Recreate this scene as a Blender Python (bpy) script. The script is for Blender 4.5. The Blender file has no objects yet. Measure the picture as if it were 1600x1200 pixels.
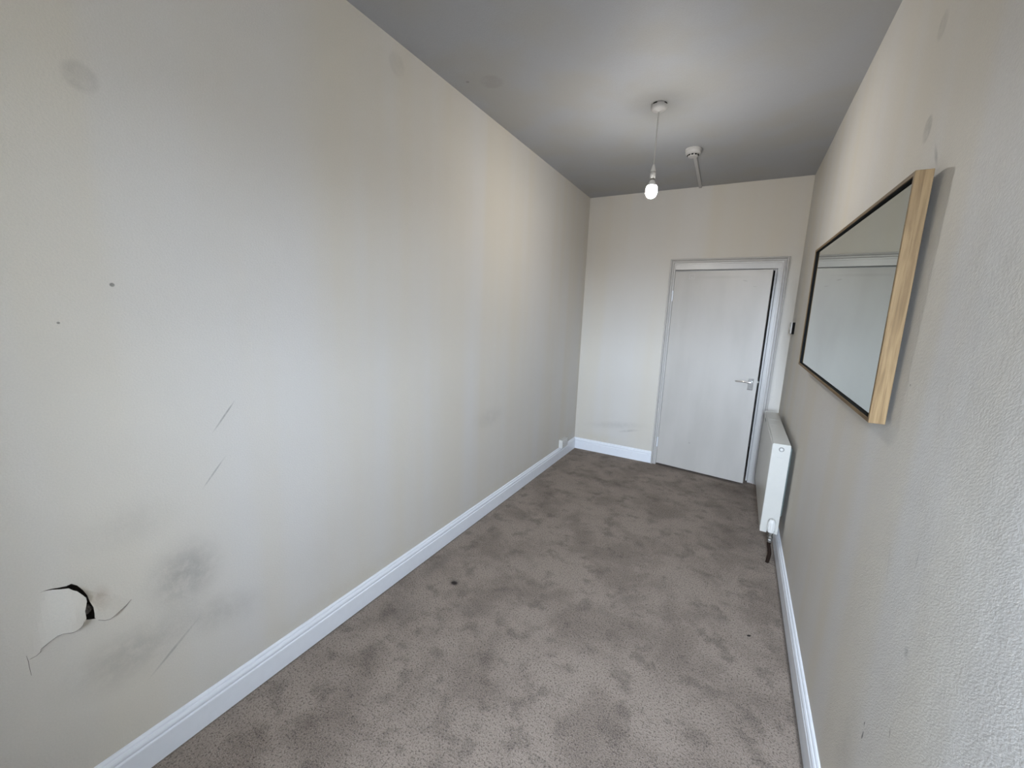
import bpy, bmesh, math, random
from mathutils import Vector, Matrix
from mathutils.geometry import delaunay_2d_cdt

random.seed(7)
scene = bpy.context.scene
COL = scene.collection

# ------------------------------------------------------------------ room dimensions (metres)
W, H = 1.903, 2.697          # left wall x=0, right wall x=W, back wall y=0, floor z=0
YN = -5.35                   # inner face of the window wall behind the camera
CAM = Vector((1.52264, -4.29781, 1.5))
AX_R = Vector((0.87211703, 0.48784462, 0.03767638))
AX_U = Vector((-0.11693728, 0.13303897, 0.98418815))
AX_F = Vector((-0.47511847, 0.86273302, -0.17307277))
FPX = 636.343

# ------------------------------------------------------------------ camera
cam_data = bpy.data.cameras.new('camera')
cam_data.sensor_fit = 'HORIZONTAL'
cam_data.sensor_width = 36.0
cam_data.lens = FPX / 1600 * 36.0
cam_data.clip_start = 0.02
cam = bpy.data.objects.new('camera', cam_data)
COL.objects.link(cam)
cam.matrix_world = Matrix(((AX_R.x, AX_U.x, -AX_F.x, CAM.x),
                           (AX_R.y, AX_U.y, -AX_F.y, CAM.y),
                           (AX_R.z, AX_U.z, -AX_F.z, CAM.z),
                           (0, 0, 0, 1)))
scene.camera = cam

# ------------------------------------------------------------------ view, world, daylight
vs = scene.view_settings
vs.view_transform = 'Standard'
vs.look = 'None'
vs.gamma = 1.0
vs.use_curve_mapping = False
vs.exposure = 0.08
scene.cycles.use_denoising = True
scene.cycles.max_bounces = 16
scene.cycles.diffuse_bounces = 10
scene.cycles.sample_clamp_indirect = 10.0

SKY_STRENGTH = 285.0
BULB_STRENGTH = 380.0
# unseen window opening in the near wall: x0, x1, z0, z1
UNSEEN_WIN = (1.37, 1.89, 1.15, 2.22)  # unseen window, kept narrow to dim the walls nearest the camera

world = bpy.data.worlds.new('overcast_sky')
scene.world = world
world.use_nodes = True
nt = world.node_tree
nt.nodes.clear()
wo = nt.nodes.new('ShaderNodeOutputWorld')
wb = nt.nodes.new('ShaderNodeBackground')
wc = nt.nodes.new('ShaderNodeTexCoord')
wx = nt.nodes.new('ShaderNodeSeparateXYZ')
wr = nt.nodes.new('ShaderNodeValToRGB')
nt.links.new(wc.outputs['Generated'], wx.inputs[0])
wm = nt.nodes.new('ShaderNodeMapRange')
wm.inputs[1].default_value = -1.0
wm.inputs[2].default_value = 1.0
nt.links.new(wx.outputs['Z'], wm.inputs[0])
nt.links.new(wm.outputs[0], wr.inputs[0])
e = wr.color_ramp.elements
e[0].position = 0.0;  e[0].color = (0.10, 0.10, 0.10, 1)      # street below the horizon
e[1].position = 1.0;  e[1].color = (0.74, 0.85, 1.0, 1)       # overcast zenith
k = e.new(0.49); k.color = (0.12, 0.12, 0.12, 1)
k = e.new(0.53); k.color = (0.62, 0.73, 0.88, 1)
nt.links.new(wr.outputs[0], wb.inputs['Color'])
wb.inputs['Strength'].default_value = SKY_STRENGTH
nt.links.new(wb.outputs[0], wo.inputs['Surface'])

pl = bpy.data.lights.new('window_portal', 'AREA')
pl.shape = 'RECTANGLE'
pl.size = UNSEEN_WIN[1] - UNSEEN_WIN[0]
pl.size_y = UNSEEN_WIN[3] - UNSEEN_WIN[2]
pl.cycles.is_portal = True
po = bpy.data.objects.new('window_portal', pl)
COL.objects.link(po)
po.location = ((UNSEEN_WIN[0] + UNSEEN_WIN[1]) / 2, YN - 0.40, (UNSEEN_WIN[2] + UNSEEN_WIN[3]) / 2)
po.rotation_euler = (math.radians(90), 0, 0)     # emits towards +y

# ------------------------------------------------------------------ mesh helpers
def link(name, bm, mat, parent=None, smooth=False):
    bmesh.ops.recalc_face_normals(bm, faces=bm.faces[:])
    me = bpy.data.meshes.new(name)
    bm.to_mesh(me)
    bm.free()
    if smooth:
        me.polygons.foreach_set('use_smooth', [True] * len(me.polygons))
        try:
            me.set_sharp_from_angle(angle=math.radians(38))
        except Exception:
            pass
    if mat:
        me.materials.append(mat)
    o = bpy.data.objects.new(name, me)
    COL.objects.link(o)
    if parent:
        o.parent = parent
    return o

def empty(name, loc=(0, 0, 0), rotz=0.0):
    o = bpy.data.objects.new(name, None)
    o.empty_display_size = 0.05
    COL.objects.link(o)
    o.location = loc
    o.rotation_euler = (0, 0, rotz)
    return o

def tag(o, label, cat, kind=None, group=None):
    o['label'] = label
    o['category'] = cat
    if kind:
        o['kind'] = kind
    if group:
        o['group'] = group
    return o

def box(bm, a, b, bev=0.0, seg=2):
    x0, y0, z0 = a
    x1, y1, z1 = b
    r = bmesh.ops.create_cube(bm, size=1.0, matrix=Matrix.Translation(((x0+x1)/2, (y0+y1)/2, (z0+z1)/2)) @
                              Matrix.Diagonal((abs(x1-x0), abs(y1-y0), abs(z1-z0), 1)))
    if bev:
        es = list({e for v in r['verts'] for e in v.link_edges})
        bmesh.ops.bevel(bm, geom=es, offset=bev, segments=seg, affect='EDGES', profile=0.6)
    return bm

def newbox(a, b, bev=0.0, seg=2):
    return box(bmesh.new(), a, b, bev, seg)

def lathe(bm, prof, loc=(0, 0, 0), axis='Z', n=32):
    """prof: list of (radius, height) revolved round axis"""
    rings = []
    for r, h in prof:
        ring = []
        for i in range(n):
            t = 2 * math.pi * i / n
            c, s = r * math.cos(t), r * math.sin(t)
            p = {'Z': (c, s, h), 'Y': (c, h, s), 'X': (h, c, s)}[axis]
            ring.append(bm.verts.new((p[0]+loc[0], p[1]+loc[1], p[2]+loc[2])))
        rings.append(ring)
    for a, b in zip(rings, rings[1:]):
        for i in range(n):
            bm.faces.new((a[i], a[(i+1) % n], b[(i+1) % n], b[i]))
    for ring in (rings[0], rings[-1]):
        bm.faces.new(ring)
    return bm

def tube(bm, pts, rad, n=12):
    pts = [Vector(p) for p in pts]
    rad = rad if isinstance(rad, (list, tuple)) else [rad] * len(pts)
    prev = None
    rings = []
    for i, p in enumerate(pts):
        d = (pts[min(i+1, len(pts)-1)] - pts[max(i-1, 0)]).normalized()
        if prev is None:
            u = d.orthogonal().normalized()
        else:
            u = (prev - d * prev.dot(d)).normalized()
        prev = u
        v = d.cross(u)
        rings.append([bm.verts.new(p + rad[i] * (math.cos(2*math.pi*k/n) * u + math.sin(2*math.pi*k/n) * v)) for k in range(n)])
    for a, b in zip(rings, rings[1:]):
        for i in range(n):
            bm.faces.new((a[i], a[(i+1) % n], b[(i+1) % n], b[i]))
    bm.faces.new(rings[0])
    bm.faces.new(rings[-1])
    return bm

def bez(p0, p1, p2, p3, n=10):
    p0, p1, p2, p3 = map(Vector, (p0, p1, p2, p3))
    out = []
    for i in range(n + 1):
        t = i / n
        out.append((1-t)**3*p0 + 3*(1-t)**2*t*p1 + 3*(1-t)*t*t*p2 + t**3*p3)
    return out

def sweep(bm, prof, frames):
    """prof: list of (a, b); frames: list of (origin, axis_a, axis_b); closed profile swept along frames"""
    rings = []
    for o, A, B in frames:
        o, A, B = Vector(o), Vector(A), Vector(B)
        rings.append([bm.verts.new(o + A * a + B * b) for a, b in prof])
    n = len(prof)
    for r, s in zip(rings, rings[1:]):
        for i in range(n):
            bm.faces.new((r[i], r[(i+1) % n], s[(i+1) % n], s[i]))
    bm.faces.new(rings[0])
    bm.faces.new(rings[-1])
    return bm

# ------------------------------------------------------------------ materials
def mat(name):
    m = bpy.data.materials.new(name)
    m.use_nodes = True
    t = m.node_tree
    t.nodes.clear()
    out = t.nodes.new('ShaderNodeOutputMaterial')
    b = t.nodes.new('ShaderNodeBsdfPrincipled')
    t.links.new(b.outputs[0], out.inputs['Surface'])
    return m, t, b, out

class N:
    """tiny node-graph helper"""
    def __init__(self, t):
        self.t = t
    def put(self, sock, v):
        if isinstance(v, bpy.types.NodeSocket):
            self.t.links.new(v, sock)
        elif v is not None:
            if isinstance(v, (tuple, list)) and sock.type == 'RGBA' and len(v) == 3:
                v = (*v, 1)
            sock.default_value = v
    def math(self, op, a, b=None, c=None, clamp=False):
        n = self.t.nodes.new('ShaderNodeMath')
        n.operation = op
        n.use_clamp = clamp
        for i, v in enumerate((a, b, c)):
            if v is not None:
                self.put(n.inputs[i], v)
        return n.outputs[0]
    def mix(self, f, a, b, mode='MIX'):
        n = self.t.nodes.new('ShaderNodeMix')
        n.data_type = 'RGBA'
        n.blend_type = mode
        self.put(n.inputs[0], f)
        self.put(n.inputs[6], a)
        self.put(n.inputs[7], b)
        return n.outputs[2]
    def coord(self):
        return self.t.nodes.new('ShaderNodeTexCoord').outputs['Object']
    def mapping(self, v, loc=(0, 0, 0), rot=(0, 0, 0), scale=(1, 1, 1)):
        n = self.t.nodes.new('ShaderNodeMapping')
        self.put(n.inputs['Vector'], v)
        n.inputs['Location'].default_value = loc
        n.inputs['Rotation'].default_value = rot
        n.inputs['Scale'].default_value = scale
        return n.outputs[0]
    def noise(self, v, scale, detail=2.0, rough=0.5, dist=0.0):
        n = self.t.nodes.new('ShaderNodeTexNoise')
        self.put(n.inputs['Vector'], v)
        n.inputs['Scale'].default_value = scale
        n.inputs['Detail'].default_value = detail
        n.inputs['Roughness'].default_value = rough
        n.inputs['Distortion'].default_value = dist
        return n.outputs['Fac']
    def wave(self, v, scale, dist=0.0, detail=0.0, dscale=1.0, direction='X'):
        n = self.t.nodes.new('ShaderNodeTexWave')
        n.bands_direction = direction
        self.put(n.inputs['Vector'], v)
        n.inputs['Scale'].default_value = scale
        n.inputs['Distortion'].default_value = dist
        n.inputs['Detail'].default_value = detail
        n.inputs['Detail Scale'].default_value = dscale
        return n.outputs['Fac']
    def remap(self, v, a, b, c=0.0, d=1.0, smooth=True):
        n = self.t.nodes.new('ShaderNodeMapRange')
        n.interpolation_type = 'SMOOTHSTEP' if smooth else 'LINEAR'
        for i, x in enumerate((v, a, b, c, d)):
            self.put(n.inputs[i], x)
        return n.outputs[0]
    def bump(self, h, strength, dist):
        n = self.t.nodes.new('ShaderNodeBump')
        n.inputs['Strength'].default_value = strength
        n.inputs['Distance'].default_value = dist
        self.put(n.inputs['Height'], h)
        return n.outputs[0]
    def blob(self, v, centre, radii, rot=(0, 0, 0), soft=0.5):
        """1 inside an ellipsoid, 0 outside, soft edge: used for marks with a shape of their own"""
        n = self.t.nodes.new('ShaderNodeMapping')
        n.vector_type = 'TEXTURE'
        self.put(n.inputs['Vector'], v)
        n.inputs['Location'].default_value = centre
        n.inputs['Rotation'].default_value = rot
        n.inputs['Scale'].default_value = radii
        l = self.t.nodes.new('ShaderNodeVectorMath')
        l.operation = 'LENGTH'
        self.put(l.inputs[0], n.outputs[0])
        return self.remap(l.outputs['Value'], 1.0, 1.0 - soft, 0.0, 1.0)

def plain(name, col, rough=0.5, metal=0.0, bumpscale=None, bumpst=0.1, spec=0.5):
    m, t, b, out = mat(name)
    n = N(t)
    co = n.coord()
    v = n.noise(co, 35.0, 3.0)
    c0 = tuple(x * 0.96 for x in col)
    c1 = tuple(min(1, x * 1.03) for x in col)
    n.put(b.inputs['Base Color'], n.mix(v, c0, c1))
    b.inputs['Roughness'].default_value = rough
    b.inputs['Metallic'].default_value = metal
    b.inputs['Specular IOR Level'].default_value = spec
    if bumpscale:
        n.put(b.inputs['Normal'], n.bump(n.noise(co, bumpscale, 2.0), bumpst, 0.001))
    return m

def wallpaper(name, base, marks=(), weave=0.0, warm=0.0, axis='X'):
    """painted embossed wallpaper; marks = (centre, radii, rot, soft, strength, colour)"""
    m, t, b, out = mat(name)
    n = N(t)
    co = n.coord()
    big = n.noise(co, 1.6, 3.0, 0.55)
    strip = n.noise(n.mapping(co, scale=(1.0, 1.0, 0.06) if axis != 'Z' else (1, 1, 1)), 3.2, 2.0, 0.5)
    warmc = tuple(c * k for c, k in zip(base, (0.99, 0.965, 0.905)))
    coolc = tuple(min(1, c * k) for c, k in zip(base, (1.0, 1.01, 1.035)))
    col = n.mix(n.remap(strip, 0.36, 0.64), warmc, coolc)
    col = n.mix(n.remap(big, 0.35, 0.7, 0.0, 0.35), col, tuple(c * 0.93 for c in base))
    fine = n.noise(co, 230.0, 2.0, 0.6)
    col = n.mix(n.remap(fine, 0.3, 0.7, 0.0, 0.22), col, tuple(c * 0.80 for c in base))
    breakup = n.noise(co, 22.0, 4.0, 0.65)
    for cen, rad, rot, soft, st, mc in marks:
        f = n.blob(co, cen, rad, rot, soft)
        f = n.math('MULTIPLY', f, n.remap(breakup, 0.25, 0.65, 0.35, 1.0))
        f = n.math('MULTIPLY', f, st)
        col = n.mix(f, col, mc)
    n.put(b.inputs['Base Color'], col)
    b.inputs['Roughness'].default_value = 0.62
    b.inputs['Specular IOR Level'].default_value = 0.3
    hgt = n.noise(co, 170.0, 3.0, 0.6)
    if weave:
        d1 = n.noise(n.mapping(n.mapping(co, rot=(math.radians(40), 0, 0)), scale=(1.0, 0.32, 1.0)), 300.0, 2.0, 0.5)
        hgt = n.math('ADD', hgt, n.math('MULTIPLY', d1, weave))
    lump = n.noise(co, 5.0, 3.0, 0.5)
    hgt = n.math('ADD', hgt, n.math('MULTIPLY', lump, 3.5))
    n.put(b.inputs['Normal'], n.bump(hgt, 0.5, 0.0013))
    return m

GREY = (0.12, 0.115, 0.11)
DARK = (0.03, 0.028, 0.026)
YEL = (0.50, 0.45, 0.34)
R = math.radians
BASE = (0.575, 0.550, 0.508)

left_marks = [
    ((0, -3.74, 0.60), (0.2, 0.14, 0.16), (0, 0, 0), 0.95, 0.45, GREY),
    ((0, -3.90, 0.42), (0.2, 0.20, 0.13), (0, 0, 0), 0.95, 0.30, GREY),
    ((0, -3.66, 0.40), (0.2, 0.24, 0.10), (R(-20), 0, 0), 0.95, 0.22, GREY),
    ((0, -3.86, 0.83), (0.2, 0.16, 0.10), (0, 0, 0), 0.95, 0.12, GREY),
    ((0, -3.842, 2.042), (0.2, 0.042, 0.042), (0, 0, 0), 0.4, 0.22, GREY),
    ((0, -2.746, 2.603), (0.2, 0.06, 0.06), (0, 0, 0), 0.4, 0.12, GREY),
    ((0, -3.832, 1.533), (0.2, 0.007, 0.007), (0, 0, 0), 0.5, 0.9, DARK),
    ((0, -3.945, 1.43), (0.2, 0.004, 0.004), (0, 0, 0), 0.5, 0.7, DARK),
    ((0, -3.584, 1.11), (0.2, 0.004, 0.075), (R(-38), 0, 0), 0.6, 0.55, GREY),
    ((0, -3.63, 0.92), (0.2, 0.004, 0.07), (R(-40), 0, 0), 0.6, 0.45, GREY),
    ((0, -3.79, 0.36), (0.2, 0.006, 0.11), (R(-52), 0, 0), 0.6, 0.40, GREY),
    ((0, -3.945, 0.645), (0.2, 0.03, 0.05), (0, 0, 0), 0.95, 0.5, (0.30, 0.22, 0.16)),
    ((0, -1.85, 0.74), (0.2, 0.28, 0.10), (0, 0, 0), 0.95, 0.14, GREY),
    ((0, -3.10, 0.14), (0.2, 0.9, 0.12), (0, 0, 0), 0.95, 0.30, YEL),
    ((0, -1.60, 0.14), (0.2, 1.2, 0.10), (0, 0, 0), 0.95, 0.30, YEL),
    ((0, -0.20, 0.22), (0.2, 0.25, 0.12), (0, 0, 0), 0.95, 0.35, YEL),
]
right_marks = [
    ((W, -2.689, 2.036), (0.2, 0.036, 0.040), (0, 0, 0), 0.35, 0.42, GREY),
    ((W, -2.646, 2.310), (0.2, 0.042, 0.042), (0, 0, 0), 0.45, 0.24, GREY),
    ((W, -2.800, 1.935), (0.2, 0.012, 0.05), (R(-35), 0, 0), 0.8, 0.40, GREY),
    ((W, -3.117, 0.500), (0.2, 0.004, 0.016), (R(8), 0, 0), 0.5, 0.95, DARK),
    ((W, -3.113, 0.530), (0.2, 0.003, 0.007), (0, 0, 0), 0.5, 0.9, DARK),
    ((W, -3.245, 0.640), (0.2, 0.002, 0.014), (R(-14), 0, 0), 0.5, 0.7, DARK),
    ((W, -3.235, 0.830), (0.2, 0.016, 0.018), (0, 0, 0), 0.8, 0.35, GREY),
    ((W, -3.190, 1.020), (0.2, 0.003, 0.03), (R(5), 0, 0), 0.6, 0.45, GREY),
    ((W, -3.05, 0.93), (0.2, 0.003, 0.06), (R(-12), 0, 0), 0.6, 0.25, GREY),
    ((W, -2.95, 1.36), (0.2, 0.003, 0.004), (0, 0, 0), 0.5, 0.8, DARK),
    ((W, -3.03, 0.36), (0.2, 0.10, 0.24), (0, 0, 0), 0.95, 0.16, GREY),
]
back_marks = [
    ((0.45, 0, 0.34), (0.42, 0.2, 0.06), (0, R(-8), 0), 0.9, 0.16, GREY),
    ((0.60, 0, 0.30), (0.14, 0.2, 0.02), (0, R(-14), 0), 0.8, 0.26, GREY),
    ((0.30, 0, 0.16), (0.40, 0.2, 0.08), (0, 0, 0), 0.95, 0.30, YEL),
]
M_WL = wallpaper('painted_wallpaper_left', BASE, left_marks)
M_WR = wallpaper('painted_wallpaper_right', BASE, right_marks, weave=0.9)
M_WB = wallpaper('painted_wallpaper_back', BASE, back_marks)
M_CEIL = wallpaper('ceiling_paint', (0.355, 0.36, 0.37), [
    ((0.216, -2.277, H), (0.075, 0.075, 0.2), (0, 0, 0), 0.4, 0.16, GREY),
    ((0.97, -1.70, H), (0.20, 0.20, 0.2), (0, 0, 0), 0.95, 0.10, GREY),  # soft shadow round the ceiling rose, painted into the colour
    ((0.10, -2.33, H), (0.012, 0.012, 0.2), (0, 0, 0), 0.5, 0.5, GREY)], axis='Z')
M_TRIM = plain('white_gloss_trim', (0.73, 0.755, 0.80), 0.32, bumpscale=60, bumpst=0.05)
M_CASING = plain('aged_white_gloss', (0.49, 0.475, 0.455), 0.35, bumpscale=60, bumpst=0.05)
M_WHITE = plain('white_plastic', (0.58, 0.575, 0.555), 0.45)
M_AGED = plain('aged_white_plastic', (0.42, 0.41, 0.40), 0.45)
M_RAD = plain('radiator_white_enamel', (0.495, 0.485, 0.45), 0.33, bumpscale=40, bumpst=0.03)
M_BLACK = plain('black_plastic', (0.010, 0.010, 0.010), 0.9, spec=0.1)
M_RADDARK = plain('radiator_dark_steel', (0.10, 0.12, 0.11), 0.5)  # dark greenish steel of the fins, clip slot and brackets
M_CHROME = plain('chrome', (0.80, 0.80, 0.80), 0.18, 1.0)
M_STEEL = plain('dull_nickel', (0.30, 0.29, 0.27), 0.4, 1.0)
M_PIPE = plain('brown_painted_pipe', (0.018, 0.011, 0.008), 0.9, spec=0.1)
M_RUBBLE = plain('broken_plaster_rubble', (0.045, 0.036, 0.030), 0.95, bumpscale=90, bumpst=1.0)
M_LOOSE = plain('grey_plaster_tear_shade', (0.16, 0.145, 0.13), 0.95, bumpscale=120, bumpst=1.0)  # plaster lump and crack, also the painted shadow along the tears
M_CORD = plain('white_flex', (0.42, 0.41, 0.39), 0.5)
M_BACKING = plain('mirror_backing_board', (0.10, 0.075, 0.055), 0.8)
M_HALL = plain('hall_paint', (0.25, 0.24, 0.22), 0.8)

# door: white paint with faint scuffs and the ghost of a removed sign
m, t, b, out = mat('white_door_paint')
n = N(t)
co = n.coord()
col = n.mix(n.remap(n.noise(n.mapping(co, scale=(1, 1, 0.25)), 5.0, 3.0), 0.35, 0.7), (0.465, 0.445, 0.418), (0.425, 0.405, 0.378))
for cen, rad, rot, soft, st in [((0.68, 0, 1.80), (0.02, 0.2, 0.002), (0, R(4), 0), 0.5, 0.4),
                                ((0.60, 0, 1.85), (0.025, 0.2, 0.006), (0, R(14), 0), 0.6, 0.25),
                                ((0.30, 0, 0.30), (0.012, 0.2, 0.012), (0, 0, 0), 0.7, 0.25),
                                ((0.42, 0, 1.885), (0.30, 0.2, 0.02), (0, 0, 0), 0.9, 0.10)]:
    col = n.mix(n.math('MULTIPLY', n.blob(co, cen, rad, rot, soft), st), col, GREY)
n.put(b.inputs['Base Color'], col)
b.inputs['Roughness'].default_value = 0.38
n.put(b.inputs['Normal'], n.bump(n.noise(co, 30.0, 3.0), 0.06, 0.002))
M_DOOR = m

# carpet
m, t, b, out = mat('grey_beige_carpet')
n = N(t)
co = n.coord()
pile = n.noise(co, 290.0, 2.0, 0.7)
tuft = n.noise(co, 140.0, 2.0, 0.65)
mott = n.noise(co, 3.4, 5.0, 0.62, 0.4)
mott2 = n.noise(n.mapping(co, loc=(3.1, 1.7, 0)), 9.0, 4.0, 0.6)
cA, cB = (0.275, 0.228, 0.190), (0.175, 0.142, 0.117)
col = n.mix(n.remap(mott, 0.40, 0.66), cA, cB)
col = n.mix(n.remap(mott2, 0.50, 0.68, 0.0, 0.6), col, (0.085, 0.068, 0.056))
col = n.mix(n.remap(pile, 0.42, 0.66, 0.0, 0.55), col, (0.40, 0.345, 0.30))
col = n.mix(n.remap(tuft, 0.48, 0.70, 0.0, 0.70), col, (0.05, 0.040, 0.034))
worn = n.noise(co, 40.0, 3.0)
for cen, rad, rot, soft, st, mc in [
        ((0.29, -2.64, 0), (0.026, 0.020, 0.2), (0, 0, 0), 0.6, 1.0, (0.01, 0.008, 0.007)),
        ((0.29, -2.64, 0), (0.05, 0.04, 0.2), (0, 0, 0), 0.95, 0.6, (0.06, 0.05, 0.045)),
        ((1.729, -2.195, 0), (0.014, 0.007, 0.2), (0, 0, 0.6), 0.5, 1.0, (0.02, 0.018, 0.016)),
        ((1.86, -1.435, 0), (0.032, 0.0035, 0.2), (0, 0, R(-25)), 0.5, 0.9, (0.02, 0.016, 0.014)),
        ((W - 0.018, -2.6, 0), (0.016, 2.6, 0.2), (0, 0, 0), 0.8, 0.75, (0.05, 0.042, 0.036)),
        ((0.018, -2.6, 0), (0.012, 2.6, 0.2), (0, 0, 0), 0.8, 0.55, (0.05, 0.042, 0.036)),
        ((1.62, -0.25, 0), (0.30, 0.20, 0.2), (0, 0, 0), 0.95, 0.45, (0.09, 0.072, 0.06)),
        ((0.50, -2.75, 0), (0.14, 0.10, 0.2), (0, 0, 0.5), 0.95, 0.35, (0.10, 0.085, 0.078)),
        ((0.20, -2.95, 0), (0.18, 0.16, 0.2), (0, 0, 0.4), 0.95, 0.35, (0.10, 0.085, 0.078)),
        ((0.10, -2.55, 0), (0.07, 0.22, 0.2), (0, 0, 0), 0.95, 0.45, (0.10, 0.085, 0.078)),
        ((1.15, -2.25, 0), (0.10, 0.05, 0.2), (0, 0, 0.5), 0.9, 0.30, (0.10, 0.085, 0.078)),
        ((1.60, -2.15, 0), (0.06, 0.05, 0.2), (0, 0, 0.2), 0.9, 0.30, (0.10, 0.085, 0.078)),
        ((0.95, -2.80, 0), (0.05, 0.03, 0.2), (0, 0, 0.7), 0.8, 0.35, (0.09, 0.07, 0.066)),
        ((1.70, -2.95, 0), (0.035, 0.06, 0.2), (0, 0, 0.3), 0.8, 0.5, (0.09, 0.07, 0.06))]:
    f = n.math('MULTIPLY', n.blob(co, cen, rad, rot, soft), st)
    if rad[0] > 0.03:
        f = n.math('MULTIPLY', f, n.remap(worn, 0.3, 0.6, 0.5, 1.0))
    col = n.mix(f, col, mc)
n.put(b.inputs['Base Color'], col)
b.inputs['Roughness'].default_value = 0.95
b.inputs['Specular IOR Level'].default_value = 0.1
n.put(b.inputs['Normal'], n.bump(n.math('ADD', pile, tuft), 0.7, 0.0035))
M_CARPET = m

def wood(name, axis):
    m, t, b, out = mat(name)
    n = N(t)
    co = n.coord()
    sc = [26.0, 26.0, 26.0]
    sc['XYZ'.index(axis)] = 1.5
    g = n.noise(n.mapping(co, scale=tuple(sc)), 3.0, 4.0, 0.6, 0.5)
    sc2 = [120.0, 120.0, 120.0]
    sc2['XYZ'.index(axis)] = 4.0
    g2 = n.noise(n.mapping(co, scale=tuple(sc2)), 2.0, 2.0, 0.6)
    col = n.mix(n.remap(g, 0.35, 0.68), (0.205, 0.136, 0.066), (0.128, 0.080, 0.035))
    col = n.mix(n.remap(g2, 0.45, 0.75, 0.0, 0.35), col, (0.07, 0.042, 0.018))
    n.put(b.inputs['Base Color'], col)
    b.inputs['Roughness'].default_value = 0.6
    b.inputs['Specular IOR Level'].default_value = 0.2
    n.put(b.inputs['Normal'], n.bump(g2, 0.15, 0.0006))
    return m
M_OAK_Y = wood('oak_veneer_horizontal', 'Y')
M_OAK_Z = wood('oak_veneer_vertical', 'Z')

m, t, b, out = mat('mirror_glass')
n = N(t)
n.put(b.inputs['Base Color'], n.mix(n.noise(n.coord(), 8.0, 3.0), (0.60, 0.66, 0.635), (0.62, 0.675, 0.65)))
b.inputs['Metallic'].default_value = 1.0
b.inputs['Roughness'].default_value = 0.015
M_MIRROR = m

m, t, b, out = mat('lit_bulb_glass')
b.inputs['Base Color'].default_value = (0.9, 0.9, 0.9, 1)
b.inputs['Emission Color'].default_value = (1.0, 0.97, 0.92, 1)
b.inputs['Emission Strength'].default_value = BULB_STRENGTH
M_BULB = m

m = bpy.data.materials.new('window_pane_glass')
m.use_nodes = True
t = m.node_tree
t.nodes.clear()
n = N(t)
out = t.nodes.new('ShaderNodeOutputMaterial')
tr = t.nodes.new('ShaderNodeBsdfTransparent')
gl = t.nodes.new('ShaderNodeBsdfGlossy')
gl.inputs['Roughness'].default_value = 0.02
ms = t.nodes.new('ShaderNodeMixShader')
ms.inputs[0].default_value = 0.06
t.links.new(tr.outputs[0], ms.inputs[1])
t.links.new(gl.outputs[0], ms.inputs[2])
t.links.new(ms.outputs[0], out.inputs['Surface'])
M_PANE = m

# ------------------------------------------------------------------ room shell
TH = 0.12
HALL = 1.3
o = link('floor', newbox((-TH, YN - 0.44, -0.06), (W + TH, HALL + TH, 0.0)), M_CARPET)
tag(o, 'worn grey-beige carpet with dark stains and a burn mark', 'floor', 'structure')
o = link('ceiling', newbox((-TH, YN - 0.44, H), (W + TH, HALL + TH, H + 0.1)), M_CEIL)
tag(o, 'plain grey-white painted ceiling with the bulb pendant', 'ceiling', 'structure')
o = link('wall_right', newbox((W, YN - 0.44, 0), (W + TH, HALL, H)), M_WR)
tag(o, 'cream embossed wallpaper wall that carries the wooden mirror', 'wall', 'structure')

# ---- left wall with torn paper and a hole in the plaster
def wall_from_px(px, py):
    d = AX_R * ((px - 800) / FPX) + AX_U * ((600 - py) / FPX) + AX_F
    s = (0 - CAM.x) / d.x
    p = CAM + d * s
    return (p.y, p.z)

def cr(pts):
    return [wall_from_px(20 + X / 6.667, 880 + Y / 6.667) for X, Y in pts]

outer = cr([(560, 240), (610, 215), (670, 232), (730, 280), (770, 330), (788, 385), (822, 440), (832, 500), (836, 552), (872, 570)])
inner = cr([(800, 586), (742, 588), (714, 576), (738, 545), (722, 470), (733, 420), (742, 370), (733, 332), (700, 303), (640, 264), (600, 256)])
t_up = cr([(275, 310), (330, 288), (400, 270), (480, 258), (560, 240)])
t_lo = cr([(714, 576), (700, 612), (678, 640), (640, 668), (600, 688), (500, 710), (450, 735), (395, 785), (340, 840), (288, 888), (286, 918), (240, 965), (175, 1000)])
t_rt = cr([(872, 570), (940, 575), (1000, 562), (1060, 510), (1130, 462), (1190, 420), (1235, 375)])

PY0, PY1, PZ0, PZ1 = -4.20, -3.76, 0.44, 0.84
pts2, edges2 = [], []
def vid(p):
    for i, q in enumerate(pts2):
        if abs(q[0]-p[0]) < 1e-5 and abs(q[1]-p[1]) < 1e-5:
            return i
    pts2.append((p[0], p[1]))
    return len(pts2) - 1
def addline(line, closed=False):
    ids = [vid(p) for p in line]
    for a, bb in zip(ids, ids[1:] + (ids[:1] if closed else [])):
        if a != bb:
            edges2.append((a, bb))
hole_poly = outer + inner
addline(hole_poly, True)
for ln in (t_up, t_lo, t_rt):
    addline(ln)
addline([(PY0, PZ0), (PY1, PZ0), (PY1, PZ1), (PY0, PZ1)], True)
keyp = list(pts2)
gs = 0.011
iy, iz = int((PY1 - PY0) / gs), int((PZ1 - PZ0) / gs)
for i in range(1, iy):
    for j in range(1, iz):
        p = (PY0 + (PY1 - PY0) * i / iy + random.uniform(-.001, .001), PZ0 + (PZ1 - PZ0) * j / iz + random.uniform(-.001, .001))
        if min((p[0]-q[0])**2 + (p[1]-q[1])**2 for q in keyp) > 0.0045**2:
            pts2.append(p)
cv, ce, cf, ov, oe, of = delaunay_2d_cdt([Vector(p) for p in pts2], edges2, [], 0, 1e-6)

def inpoly(p, poly):
    c = False
    j = len(poly) - 1
    for i in range(len(poly)):
        a, q = poly[i], poly[j]
        if (a[1] > p[1]) != (q[1] > p[1]) and p[0] < (q[0]-a[0]) * (p[1]-a[1]) / (q[1]-a[1]) + a[0]:
            c = not c
        j = i
    return c

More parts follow.
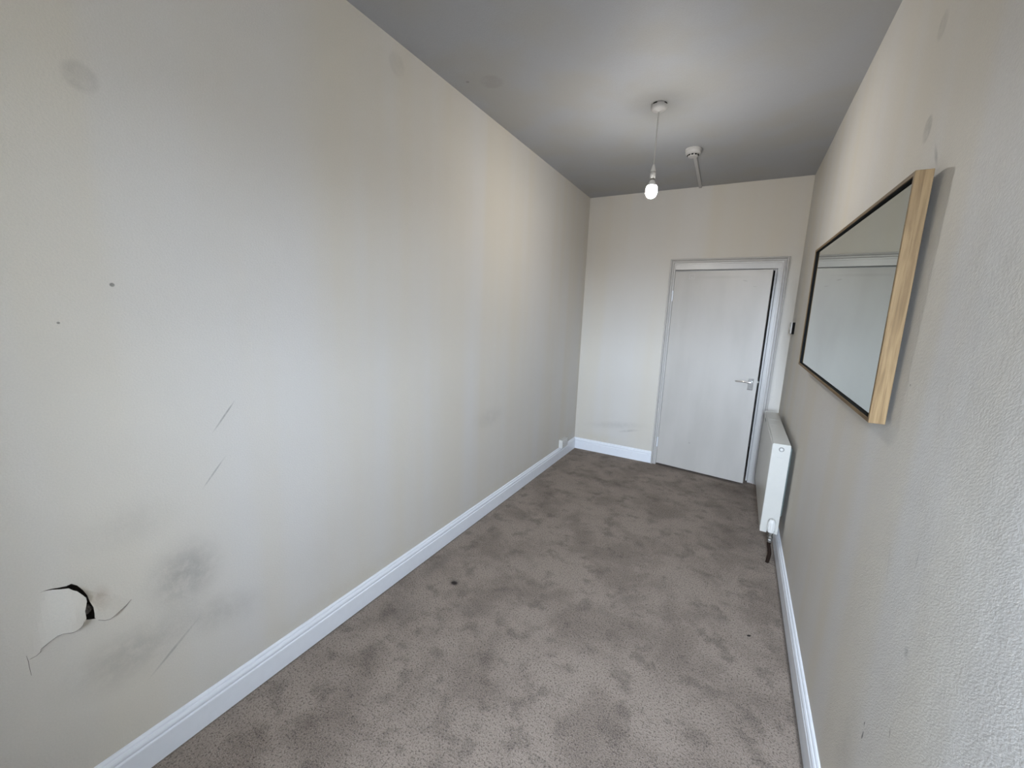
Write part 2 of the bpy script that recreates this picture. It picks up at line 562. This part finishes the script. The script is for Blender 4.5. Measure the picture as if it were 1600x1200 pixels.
def segdist(p, a, q):
    ax, ay = q[0]-a[0], q[1]-a[1]
    tt = max(0, min(1, ((p[0]-a[0])*ax + (p[1]-a[1])*ay) / (ax*ax + ay*ay)))
    return math.hypot(p[0]-a[0]-tt*ax, p[1]-a[1]-tt*ay)

flapL = t_up[:-1] + [outer[0]] + inner[::-1][:9] + t_lo          # flap left of the hole
flapL_h = (t_up[0], t_lo[-1])
flapR = outer[1:] + t_rt[1:]                                     # paper right of the hole
flapR_h = (outer[1], t_rt[-1])

bm = bmesh.new()
bv = [bm.verts.new((0, p[0], p[1])) for p in cv]
for f in cf:
    c = (sum(cv[i][0] for i in f) / len(f), sum(cv[i][1] for i in f) / len(f))
    if not inpoly(c, hole_poly):
        bm.faces.new([bv[i] for i in f])
# cut the mesh open along the tears
lines = [(a, q) for ln in (t_up, t_lo, t_rt) for a, q in zip(ln, ln[1:])]
def on_tear(v):
    return any(segdist((v.co.y, v.co.z), a, q) < 2e-5 for a, q in lines)
tear = [ed for ed in bm.edges if on_tear(ed.verts[0]) and on_tear(ed.verts[1]) and len(ed.link_faces) == 2
        and any(segdist(((ed.verts[0].co.y+ed.verts[1].co.y)/2, (ed.verts[0].co.z+ed.verts[1].co.z)/2), a, q) < 2e-5 for a, q in lines)]
bmesh.ops.split_edges(bm, edges=tear)
def sm(x):
    x = max(0.0, min(1.0, x))
    return x * x * (3 - 2 * x)
def lift_l(p):
    return 0.022 * sm(segdist(p, *flapL_h) / 0.075)
def lift_r(p):
    return 0.014 * sm(segdist(p, *flapR_h) / 0.045)
moves = []
for v in bm.verts:
    if not v.link_faces:
        continue
    fc = v.link_faces[0].calc_center_median()
    p, c = (v.co.y, v.co.z), (fc.y, fc.z)
    dx = 0.0
    if inpoly(c, flapL):
        dx = lift_l(p)
    elif inpoly(c, flapR):
        dx = lift_r(p)
    ddz = 0.0
    if dx == 0.0 and on_tear(v):
        k = min(1.0, min(math.hypot(p[0]-q[0], p[1]-q[1]) for q in (t_up[0], t_lo[-1], t_rt[-1])) / 0.03)
        below = not any(segdist(p, a, q) < 2e-5 for a, q in zip(t_up, t_up[1:]))
        ddz = (-0.0020 if below else 0.0008) * k
    moves.append((v, dx, ddz))
for v, dx, ddz in moves:
    v.co.x = dx
    v.co.z += ddz
bmesh.ops.delete(bm, geom=[v for v in bm.verts if not v.link_faces], context='VERTS')
# the rest of the wall face and its body
def q4(a, q, c, d):
    bm.faces.new([bm.verts.new(p) for p in (a, q, c, d)])
Y0, Y1 = YN - 0.44, HALL
q4((0, Y0, 0), (0, Y1, 0), (0, Y1, PZ0), (0, Y0, PZ0))
q4((0, Y0, PZ1), (0, Y1, PZ1), (0, Y1, H), (0, Y0, H))
q4((0, Y0, PZ0), (0, PY0, PZ0), (0, PY0, PZ1), (0, Y0, PZ1))
q4((0, PY1, PZ0), (0, Y1, PZ0), (0, Y1, PZ1), (0, PY1, PZ1))
q4((-TH, Y0, 0), (-TH, Y1, 0), (-TH, Y1, H), (-TH, Y0, H))
q4((-TH, Y0, 0), (0, Y0, 0), (0, Y0, H), (-TH, Y0, H))
q4((-TH, Y1, 0), (0, Y1, 0), (0, Y1, H), (-TH, Y1, H))
me = bpy.data.meshes.new('wall_left')
for f in bm.faces:
    f.normal_update()
    ctr = f.calc_center_median()
    if abs(f.normal.x) > 0.3 and ctr.x > -0.05 and f.normal.x < 0:
        f.normal_flip()
bm.to_mesh(me)
bm.free()
me.materials.append(M_WL)
wl = bpy.data.objects.new('wall_left', me)
COL.objects.link(wl)
tag(wl, 'long cream painted wallpaper wall with torn paper and a hole', 'wall', 'structure')
# pocket behind the hole: rough back, wider than the opening
bm = bmesh.new()
cy = sum(p[0] for p in hole_poly) / len(hole_poly)
cz = sum(p[1] for p in hole_poly) / len(hole_poly)
a0, a1, b0, b1 = cy - 0.15, cy + 0.12, cz - 0.15, cz + 0.12
nn = 30
gv = [[bm.verts.new((-0.026 + random.uniform(-.007, .007), a0 + (a1-a0)*i/nn, b0 + (b1-b0)*j/nn)) for j in range(nn+1)] for i in range(nn+1)]
for i in range(nn):
    for j in range(nn):
        bm.faces.new((gv[i][j], gv[i+1][j], gv[i+1][j+1], gv[i][j+1]))
ring = [gv[i][0] for i in range(nn+1)] + [gv[nn][j] for j in range(1, nn+1)] + [gv[i][nn] for i in range(nn-1, -1, -1)] + [gv[0][j] for j in range(nn-1, 0, -1)]
fr = [bm.verts.new((-0.002, v.co.y, v.co.z)) for v in ring]
for i in range(len(ring)):
    bm.faces.new((ring[i], ring[(i+1) % len(ring)], fr[(i+1) % len(ring)], fr[i]))
link('plaster_cavity', bm, M_RUBBLE, wl)
# a loose lump of grey plaster seen in the hole
bm = bmesh.new()
bmesh.ops.create_icosphere(bm, subdivisions=3, radius=1.0)
lc = cr([(780, 500)])[0]
for v in bm.verts:
    v.co *= 1 + random.uniform(-.12, .12)
    v.co = Vector((-0.012 + v.co.x * 0.009, lc[0] + v.co.y * 0.010, lc[1] + v.co.z * 0.014))
link('plaster_lump', bm, M_LOOSE, wl)
# dark tubes along the tears, standing in for the shadow under the flaps
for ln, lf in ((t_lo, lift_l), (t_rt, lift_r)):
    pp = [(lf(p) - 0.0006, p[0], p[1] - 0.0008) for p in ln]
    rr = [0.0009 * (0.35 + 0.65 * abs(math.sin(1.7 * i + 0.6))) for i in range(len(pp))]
    link('tear_shadow', tube(bmesh.new(), pp, rr, 6), M_LOOSE, wl)
# hairline crack running down from the flap
ln = [wall_from_px(20 + X / 6.667, 880 + Y / 6.667) for X, Y in [(140, 965), (162, 1020), (172, 1080), (195, 1170)]]
link('hairline_crack', tube(bmesh.new(), [(0.0, y, z) for y, z in ln], [0.0003, 0.0006, 0.0006, 0.0004], 6), M_LOOSE, wl)

# ---- back wall with the door opening
DX0, DX1, DZ = 0.900, 1.738, 1.962        # opening
def wallbox(bm, a, b):
    return box(bm, a, b)
bm = bmesh.new()
wallbox(bm, (0, 0, 0), (DX0 - 0.03, TH, H))
wallbox(bm, (DX1 + 0.03, 0, 0), (W, TH, H))
wallbox(bm, (DX0 - 0.03, 0, DZ + 0.03), (DX1 + 0.03, TH, H))
o = link('wall_back', bm, M_WB)
tag(o, 'narrow cream end wall around the white door', 'wall', 'structure')
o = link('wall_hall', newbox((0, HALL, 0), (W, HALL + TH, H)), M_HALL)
tag(o, 'dim wall of the hallway beyond the open door', 'wall', 'structure')

# ---- near wall (behind the camera) with the unseen window that lights the room
wx0, wx1, wz0, wz1 = UNSEEN_WIN
NT = 0.42  # reveal made deep to keep daylight off the near left wall
bm = bmesh.new()
box(bm, (0, YN - NT, 0), (wx0, YN, H))
box(bm, (wx1, YN - NT, 0), (W, YN, H))
box(bm, (wx0, YN - NT, 0), (wx1, YN, wz0))
box(bm, (wx0, YN - NT, wz1), (wx1, YN, H))
o = link('wall_near', bm, M_WB)
tag(o, 'cream wall with the sash window opposite the door', 'wall', 'structure')
win = empty('window_1', ((wx0 + wx1) / 2, YN - 0.36, wz0))
tag(win, 'white sash window in the wall opposite the door', 'window', 'structure')
hw, hh = (wx1 - wx0) / 2, wz1 - wz0
bm = bmesh.new()
box(bm, (-hw, -0.05, 0), (-hw + 0.03, 0.05, hh), 0.004)
box(bm, (hw - 0.03, -0.05, 0), (hw, 0.05, hh), 0.004)
box(bm, (-hw + 0.03, -0.05, 0), (hw - 0.03, 0.05, 0.05), 0.004)
box(bm, (-hw + 0.03, -0.05, hh - 0.05), (hw - 0.03, 0.05, hh), 0.004)
link('window_frame', bm, M_TRIM, win)
link('meeting_rail', newbox((-hw + 0.03, -0.03, hh / 2 - 0.022), (hw - 0.03, 0.03, hh / 2 + 0.022), 0.004), M_TRIM, win)
for za, zb in ((0.05, hh / 2 - 0.022), (hh / 2 + 0.022, hh - 0.05)):
    link('pane', newbox((-hw + 0.03, -0.002, za), (hw - 0.03, 0.002, zb)), M_PANE, win)
link('window_sill', newbox((-hw - 0.04, 0.06, -0.03), (hw + 0.005, 0.38, 0.0), 0.006), M_TRIM, win)

# ---- baseboards: torus-moulded skirting, (depth from wall, height)
SK = [(0, 0), (.018, 0), (.018, .084), (.0165, .087), (.0135, .089), (.0135, .0915), (.0165, .094), (.0175, .099),
      (.0165, .105), (.013, .111), (.0095, .1125), (.0095, .1145), (.0085, .119), (.005, .123), (0, .1245)]
def skirting(name, a, b, out, label):
    bm = bmesh.new()
    sweep(bm, SK, [(a, out, (0, 0, 1)), (b, out, (0, 0, 1))])
    o = link(name, bm, M_TRIM)
    tag(o, label, 'baseboard', 'structure')
    return o
skirting('baseboard_left', (0, YN, 0), (0, 0, 0), (1, 0, 0), 'white moulded skirting board below the torn wallpaper')
skirting('baseboard_right', (W, YN, 0), (W, 0, 0), (-1, 0, 0), 'white moulded skirting board passing behind the radiator')
skirting('baseboard_back', (0.0, 0, 0), (0.856, 0, 0), (0, -1, 0), 'short white skirting board between corner and door frame')

skirting('baseboard_near', (0.0, YN, 0), (W, YN, 0), (0, 1, 0), 'white skirting board below the window opposite the door')

# ---- door frame (lining, stops, architrave, head board)
trim = empty('trim_1', ((DX0 + DX1) / 2, 0, 0))
tag(trim, 'white moulded architrave and lining round the door', 'door frame', 'structure')
ox = (DX0 + DX1) / 2
def tpart(name, bm, m=None, smooth=False):
    o = link(name, bm, m or M_CASING, trim, smooth)
    o.location = (-ox, 0, 0)
    return o
# linings
tpart('lining', newbox((DX0 - 0.03, -0.004, 0), (DX0, TH + 0.004, DZ + 0.03), 0.0015))
tpart('lining', newbox((DX1, -0.004, 0), (DX1 + 0.03, TH + 0.004, DZ + 0.03), 0.0015))
tpart('lining', newbox((DX0, -0.004, DZ), (DX1, TH + 0.004, DZ + 0.03), 0.0015))
# stops
tpart('door_stop', newbox((DX1 - 0.014, 0.034, 0), (DX1, 0.075, DZ), 0.0015))
tpart('door_stop', newbox((DX0, 0.034, 0), (DX0 + 0.014, 0.075, DZ), 0.0015))
tpart('door_stop', newbox((DX0 + 0.014, 0.034, DZ - 0.014), (DX1 - 0.014, 0.075, DZ), 0.0015))
# architrave profile: (distance from outer edge inward, projection from wall)
AP = [(0, 0), (0, .022), (.003, .029), (.009, .033), (.014, .030), (.0175, .022), (.019, .012), (.0225, .012),
      (.0245, .021), (.030, .022), (.034, .018), (.0355, .010), (.039, .010), (.041, .0145), (.048, .0145), (.050, .012), (.050, 0)]
AL, AR, AT = 0.856, 1.815, 2.060
rows = [((AL, 0, 0), (1, 0, 0)), ((AL, 0, AT), (1, 0, -1)), ((AR, 0, AT), (-1, 0, -1)), ((AR, 0, 0), (-1, 0, 0))]
for i in range(3):
    bm = bmesh.new()
    sweep(bm, AP, [(rows[i][0], rows[i][1], (0, -1, 0)), (rows[i+1][0], rows[i+1][1], (0, -1, 0))])
    tpart('architrave', bm)
tpart('head_board', newbox((AL + 0.045, -0.011, DZ - 0.002), (AR - 0.045, 0, AT - 0.045), 0.001))
tpart('lining_edge', newbox((DX1 + 0.004, -0.009, 0), (AR - 0.049, 0, DZ), 0.001))

# ---- door leaf, ajar into the room, hung on the left
HX, HY, DW, DA = 0.909, -0.022, 0.798, R(7.38)
door = empty('door_1', (HX, HY, 0), -DA)
tag(door, 'plain white flush door standing slightly ajar', 'door', 'structure')
# local: x along the leaf, -y towards the room
link('door_leaf', newbox((0, 0, 0.022), (DW, 0.040, 1.941), 0.0015), M_DOOR, door)
link('latch_plate', newbox((DW - 0.001, 0.008, 0.90), (DW + 0.0012, 0.032, 1.00), 0.0004), M_STEEL, door)
link('latch_bolt', newbox((DW, 0.013, 0.962), (DW + 0.009, 0.027, 0.982), 0.002), M_STEEL, door)
hd = link('handle_plate', newbox((0.728, -0.007, 0.895), (0.772, 0.0, 1.000), 0.003), M_CHROME, door)
hd['label'] = 'chrome lever backplate'
bm = bmesh.new()
lathe(bm, [(0.0095, -0.007), (0.0095, -0.012), (0.0075, -0.016), (0.0075, -0.044)], (0.752, 0, 0.966), 'Y', 20)
link('handle_boss', bm, M_STEEL, hd, True)
bm = tube(bmesh.new(), bez((0.756, -0.046, 0.967), (0.71, -0.049, 0.972), (0.68, -0.047, 0.970), (0.632, -0.043, 0.968), 14),
          [0.0085, 0.009, 0.009, 0.0088, 0.0086, 0.0084, 0.0082, 0.008, 0.0078, 0.0076, 0.0074, 0.0073, 0.0072, 0.007, 0.0055], 14)
link('lever', bm, M_CHROME, hd, True)
for zz in (0.986, 0.908):
    bm = lathe(bmesh.new(), [(0.004, -0.0072), (0.0035, -0.0088), (0.001, -0.0092)], (0.750, 0, zz), 'Y', 12)
    link('screw', bm, M_STEEL, hd, True)
# outline left by a removed sign
bm = bmesh.new()
sx, sz, ss = 0.132, 1.872, 0.046
for a, q in (((0, 0), (ss, .003)), ((0, ss - .003), (ss, ss)), ((0, .003), (.003, ss - .003)), ((ss - .003, .003), (ss, ss - .003))):
    box(bm, (sx + a[0], -0.0006, sz + a[1]), (sx + q[0], 0.0004, sz + q[1]))
box(bm, (sx + .016, -0.0006, sz + .012), (sx + .030, 0.0004, sz + .018))
link('glue_residue', bm, plain('yellowed_glue', (0.52, 0.51, 0.49), 0.6), door)
# hinges
for zc in (1.715, 0.245):
    hg = link('hinge', newbox((-0.012, -0.001, zc - 0.05), (0.0, 0.001, zc + 0.05), 0.0004), M_TRIM, door)
    for k in range(5):
        bm = lathe(bmesh.new(), [(0.0045, zc - 0.05 + k * 0.02 + 0.0006), (0.0055, zc - 0.05 + k * 0.02 + 0.0012),
                                 (0.0055, zc - 0.05 + k * 0.02 + 0.0188), (0.0045, zc - 0.05 + k * 0.02 + 0.0194)], (-0.004, -0.005, 0), 'Z', 14)
        link('knuckle', bm, M_TRIM, hg, True)

# ------------------------------------------------------------------ mirror on the right wall
MY, ML, MZ, MH, MT = -2.8664, 1.4898, 1.2382, 0.6443, 0.0358
TH_, PS, RO = 0.0090, 0.0104, 0.0173
u = Vector((-math.sin(PS), math.cos(PS), 0))
n0 = Vector((-math.cos(PS), -math.sin(PS), 0))
v = Vector((0, 0, 1)) * math.cos(TH_) + n0 * math.sin(TH_)
nrm = n0 * math.cos(TH_) - Vector((0, 0, 1)) * math.sin(TH_)
u, v = u * math.cos(RO) + v * math.sin(RO), v * math.cos(RO) - u * math.sin(RO)
mir = empty('wall_mirror')
# local axes: X = away from the wall into the room, Y = along the wall away from the camera, Z = up (X flipped so it stays right-handed)
mir.matrix_world = Matrix(((-nrm.x, u.x, v.x, W - 0.010), (-nrm.y, u.y, v.y, MY), (-nrm.z, u.z, v.z, MZ), (0, 0, 0, 1)))
tag(mir, 'wide wall mirror in a deep pale oak frame', 'mirror')
LIP = 0.011
def rail(name, a, b, m):
    return link(name, newbox(a, b, 0.0008, 1), m, mir)
rail('frame_rail', (-MT, 0, 0), (0, LIP, MH), M_OAK_Z)
rail('frame_rail', (-MT, ML - LIP, 0), (0, ML, MH), M_OAK_Z)
rail('frame_rail', (-MT, LIP, MH - LIP), (0, ML - LIP, MH), M_OAK_Y)
rail('frame_rail', (-MT, LIP, 0), (0, ML - LIP, LIP), M_OAK_Y)
o = link('mirror_pane', newbox((-MT + 0.010, LIP, LIP), (-MT + 0.014, ML - LIP, MH - LIP)), M_MIRROR, mir)
o['label'] = 'silvered mirror glass'
for a, q in (((LIP, LIP), (LIP + 0.0022, MH - LIP)), ((ML - LIP - 0.0025, LIP), (ML - LIP, MH - LIP)),
             ((LIP, MH - LIP - 0.0022), (ML - LIP, MH - LIP)), ((LIP, LIP), (ML - LIP, LIP + 0.0015))):
    link('edge_strip', newbox((-MT + 0.003, a[0], a[1]), (-MT + 0.0100, q[0], q[1])), M_BLACK, mir)
link('backing_board', newbox((-MT + 0.0145, LIP, LIP), (-0.010, ML - LIP, MH - LIP)), M_BACKING, mir)
# ------------------------------------------------------------------ radiator
RX0, RX1, RY0, RY1, RZ0, RZ1 = 1.776, 1.873, -1.378, -0.315, 0.175, 0.764
rad = empty('radiator', ((RX0 + RX1) / 2, (RY0 + RY1) / 2, 0))
tag(rad, 'white double panel radiator with thermostatic valve below the mirror wall', 'radiator')
rc = Vector(((RX0 + RX1) / 2, (RY0 + RY1) / 2, 0))
def rpart(name, bm, m=M_RAD, parent=None, smooth=False):
    o = link(name, bm, m, parent or rad, smooth)
    if parent is None:
        o.location = -rc
    return o
rpart('front_panel', newbox((RX0, RY0 + 0.004, RZ0 + 0.004), (RX0 + 0.014, RY1 - 0.004, RZ1 - 0.012), 0.005, 3), smooth=True)
rpart('back_panel', newbox((RX1 - 0.014, RY0 + 0.006, RZ0 + 0.012), (RX1 - 0.001, RY1 - 0.006, RZ1 - 0.03), 0.005, 3), smooth=True)
bm = bmesh.new()
ny = 44
for i in range(ny):                     # convector fins between the panels
    y = RY0 + 0.03 + (RY1 - RY0 - 0.06) * i / (ny - 1)
    box(bm, (RX0 + 0.015, y - 0.0006, RZ0 + 0.05), (RX1 - 0.015, y + 0.0006, RZ1 - 0.05))
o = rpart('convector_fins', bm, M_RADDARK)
o['kind'] = 'stuff'
# end covers; the near one has a notch for the valve
def endcover(y0, y1, notch):
    pr = [(RX0 + 0.002, RZ0), (RX0 + 0.002, RZ1 - 0.004), (RX0 + 0.005, RZ1), (RX1 - 0.004, RZ1), (RX1, RZ1 - 0.006), (RX1, RZ0)]
    if notch:
        pr += [(RX1 - 0.028, RZ0), (RX1 - 0.030, RZ0 + 0.022), (RX0 + 0.040, RZ0 + 0.022), (RX0 + 0.038, RZ0)]
    bm = bmesh.new()
    sweep(bm, pr, [((0, y0, 0), (1, 0, 0), (0, 0, 1)), ((0, y1, 0), (1, 0, 0), (0, 0, 1))])
    return bm
rpart('end_cover', endcover(RY0, RY0 + 0.006, True))
rpart('end_cover', endcover(RY1 - 0.006, RY1, False))
rpart('top_grille', newbox((RX0 + 0.006, RY0 + 0.006, RZ1 - 0.010), (RX1 - 0.001, RY1 - 0.006, RZ1 - 0.002), 0.002), smooth=True)
for yy in (-0.64, -0.83, -0.90):         # pressed seams on the top
    rpart('seam', newbox((RX0 + 0.02, yy - 0.0015, RZ1 - 0.0025), (RX1 - (0.012 if yy > -0.7 else 0.045), yy + 0.0015, RZ1 - 0.0012)))
rpart('clip_slot', newbox((RX0 - 0.0006, -0.62, RZ1 - 0.034), (RX0 + 0.003, -0.50, RZ1 - 0.020)), M_RADDARK)
# bleed plug on the near end
bx, bz = 1.826, 0.731
bm = lathe(bmesh.new(), [(0.0145, RY0 + 0.001), (0.0145, RY0 - 0.003), (0.0125, RY0 - 0.005), (0.011, RY0 - 0.005)], (bx, 0, bz), 'Y', 28)
pg = rpart('bleed_plug', bm, plain('grey_plug', (0.24, 0.235, 0.225), 0.5), smooth=True)
bm = lathe(bmesh.new(), [(0.0085, RY0 - 0.004), (0.0085, RY0 - 0.011), (0.006, RY0 - 0.013), (0.001, RY0 - 0.0135)], (bx, 0, bz), 'Y', 24)
rpart('plug_core', bm, M_WHITE, pg, True)
rpart('maker_mark', newbox((1.808, RY0 - 0.0004, 0.676), (1.838, RY0 + 0.001, 0.6785)), M_AGED)
# wall brackets
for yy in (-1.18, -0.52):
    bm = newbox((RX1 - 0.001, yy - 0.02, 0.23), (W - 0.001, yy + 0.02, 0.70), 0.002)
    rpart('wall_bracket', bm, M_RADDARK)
# thermostatic valve: finned head pointing up, body and tail below
vx, vy = 1.834, -1.408
bm = lathe(bmesh.new(), [(0.0165, 0.196), (0.0205, 0.200), (0.0215, 0.215), (0.0205, 0.262), (0.018, 0.274), (0.012, 0.281), (0.002, 0.283)], (vx, vy, 0), 'Z', 32)
th = rpart('valve_head', bm, M_WHITE, smooth=True)
for k in range(12):
    a = 2 * math.pi * k / 12 + 0.2
    c, s = math.cos(a), math.sin(a)
    bm = tube(bmesh.new(), [(vx + c * 0.0212, vy + s * 0.0212, 0.217), (vx + c * 0.0206, vy + s * 0.0206, 0.258), (vx + c * 0.018, vy + s * 0.018, 0.271)],
              [0.0022, 0.0022, 0.0012], 8)
    rpart('grip_rib', bm, M_WHITE, th, True)
bm = lathe(bmesh.new(), [(0.014, 0.150), (0.016, 0.153), (0.016, 0.166), (0.0125, 0.170), (0.0125, 0.180), (0.0155, 0.184), (0.0155, 0.196)], (vx, vy, 0), 'Z', 6)
vb = rpart('valve_body', bm, M_STEEL)
bm = tube(bmesh.new(), [(vx, vy, 0.172), (vx, vy + 0.03, 0.172), (vx, vy + 0.05, 0.185)], 0.010, 14)
rpart('valve_tail', bm, M_STEEL, vb, True)
bm = lathe(bmesh.new(), [(0.013, 0.130), (0.015, 0.133), (0.015, 0.147), (0.013, 0.150)], (vx, vy, 0), 'Z', 6)
rpart('compression_nut', bm, M_STEEL, vb)
pth = [(vx, vy, 0.132), (vx, vy, 0.118)] + bez((vx, vy, 0.112), (vx + 0.006, vy - 0.004, 0.085), (vx + 0.014, vy - 0.006, 0.065), (vx + 0.010, vy - 0.012, 0.040), 8) + [(vx + 0.004, vy - 0.020, -0.003)]
bm = tube(bmesh.new(), pth, 0.0102, 14)
rpart('supply_pipe', bm, M_PIPE, smooth=True)

# ------------------------------------------------------------------ pendant bulb
PX, PY_ = 0.966, -1.676
lamp = empty('pendant_lamp', (PX, PY_, H))
tag(lamp, 'bare lit bulb hanging on a white flex from a ceiling rose', 'pendant lamp')
bm = lathe(bmesh.new(), [(0.038, 0.0), (0.038, -0.0035), (0.0435, -0.0035), (0.0435, -0.020), (0.041, -0.026), (0.034, -0.031), (0.014, -0.0335), (0.009, -0.038), (0.004, -0.040)], n=40)
rose = link('ceiling_rose', bm, M_AGED, lamp, True)
for a0 in (0.9, 2.5, 4.1, 5.6):            # dark gaps where the cover meets the ceiling
    bm = bmesh.new()
    pts = [(0.0432 * math.cos(a0 + k * 0.09), 0.0432 * math.sin(a0 + k * 0.09), -0.0045) for k in range(7)]
    tube(bm, pts, 0.0028, 8)
    link('cover_gap', bm, M_BLACK, rose)
bm = tube(bmesh.new(), [(0, 0, -0.036), (0.0008, 0, -0.12), (0.0002, 0.0005, -0.22), (0, 0, -0.322)], 0.0031, 10)
link('flex', bm, M_CORD, lamp, True)
bm = lathe(bmesh.new(), [(0.0045, -0.318), (0.0085, -0.330), (0.0125, -0.345), (0.0145, -0.352), (0.0145, -0.358)], n=28)
hold = link('lamp_holder', bm, M_WHITE, lamp, True)
bm = lathe(bmesh.new(), [(0.0148, -0.3575), (0.0155, -0.3585), (0.0155, -0.3605), (0.0148, -0.3615)], n=28)
link('holder_seam', bm, M_STEEL, hold, True)
bm = lathe(bmesh.new(), [(0.0145, -0.361), (0.0155, -0.364), (0.0155, -0.392), (0.0145, -0.395)], n=28)
link('holder_skirt', bm, M_AGED, hold, True)
bm = lathe(bmesh.new(), [(0.0135, -0.395), (0.0142, -0.396), (0.0142, -0.402), (0.0125, -0.404)], n=28)
link('bulb_cap', bm, M_STEEL, lamp, True)
bm = lathe(bmesh.new(), [(0.0125, -0.404), (0.0150, -0.410), (0.0200, -0.420), (0.0250, -0.431), (0.0268, -0.435)], n=32)
link('bulb_collar', bm, M_WHITE, lamp, True)
bm = lathe(bmesh.new(), [(0.0268, -0.4352), (0.0305, -0.444), (0.0328, -0.456), (0.0330, -0.466), (0.0310, -0.479),
                         (0.0262, -0.490), (0.0185, -0.498), (0.0095, -0.5025), (0.001, -0.5035)], n=32)
link('bulb', bm, M_BULB, lamp, True)

# ------------------------------------------------------------------ smoke detector and trunking
SX, SY = 1.076, -0.932
sd = empty('smoke_detector', (SX, SY, H))
tag(sd, 'round white smoke detector on the ceiling near the door', 'smoke detector')
bm = lathe(bmesh.new(), [(0.054, 0), (0.055, -0.003), (0.055, -0.012), (0.053, -0.014)], n=40)
link('mounting_base', bm, M_AGED, sd, True)
bm = lathe(bmesh.new(), [(0.052, -0.013), (0.0525, -0.024), (0.050, -0.031), (0.040, -0.037), (0.035, -0.038), (0.035, -0.049), (0.031, -0.053), (0.002, -0.054)], n=40)
bd = link('detector_body', bm, M_AGED, sd, True)
for k in range(10):
    a = 2 * math.pi * k / 10 + 0.15
    bm = bmesh.new()
    pts = [(0.0352 * math.cos(a + j * 0.07), 0.0352 * math.sin(a + j * 0.07), -0.0435) for j in range(6)]
    tube(bm, pts, 0.0046, 8)
    link('vent_slot', bm, M_BLACK, bd)
bm = bmesh.new()
sweep(bm, [(-0.0125, 0), (-0.0125, -0.010), (-0.010, -0.0125), (0.010, -0.0125), (0.0125, -0.010), (0.0125, 0)],
      [((0.0, 0.0, 0), (1, 0.03, 0), (0, 0, 1)), ((-0.030, 0.877, 0), (1, 0.03, 0), (0, 0, 1))])
tk = link('cable_trunking', bm, plain('painted_trunking', (0.44, 0.435, 0.43), 0.5))
tk.location = (SX, SY + 0.053, H)
tag(tk, 'slim white cable trunking from smoke detector to door wall', 'trunking')

# ------------------------------------------------------------------ light switch and socket
sw = empty('light_switch', (W, -0.195, 1.458))
tag(sw, 'small light switch with white plate on a black box beside the door', 'light switch')
link('back_box', newbox((-0.018, -0.043, -0.048), (0.0, 0.043, 0.048), 0.002), M_BLACK, sw)
fp = link('face_plate', newbox((-0.027, -0.043, -0.044), (-0.0182, 0.043, 0.048), 0.0015), M_WHITE, sw)
link('rocker', newbox((-0.032, -0.006, -0.012), (-0.0265, 0.006, 0.012), 0.0015), M_WHITE, fp)

so = empty('socket_outlet', (0, -0.400, 0.166))
tag(so, 'white surface mounted double socket above the skirting near the corner', 'socket')
link('pattress_box', newbox((0.0, -0.073, -0.043), (0.034, 0.073, 0.043), 0.003), M_WHITE, so)
fp = link('face_plate', newbox((0.0342, -0.074, -0.044), (0.0425, 0.074, 0.044), 0.003), M_WHITE, so)
for yy in (-0.036, 0.036):
    link('rocker', newbox((0.041, yy - 0.006, 0.018), (0.0455, yy + 0.006, 0.036), 0.001), M_WHITE, fp)
    bm = bmesh.new()
    box(bm, (0.0415, yy - 0.002, -0.002), (0.0427, yy + 0.002, 0.007))
    box(bm, (0.0415, yy - 0.014, -0.021), (0.0427, yy - 0.008, -0.017))
    box(bm, (0.0415, yy + 0.008, -0.021), (0.0427, yy + 0.014, -0.017))
    link('pin_holes', bm, M_BLACK, fp)
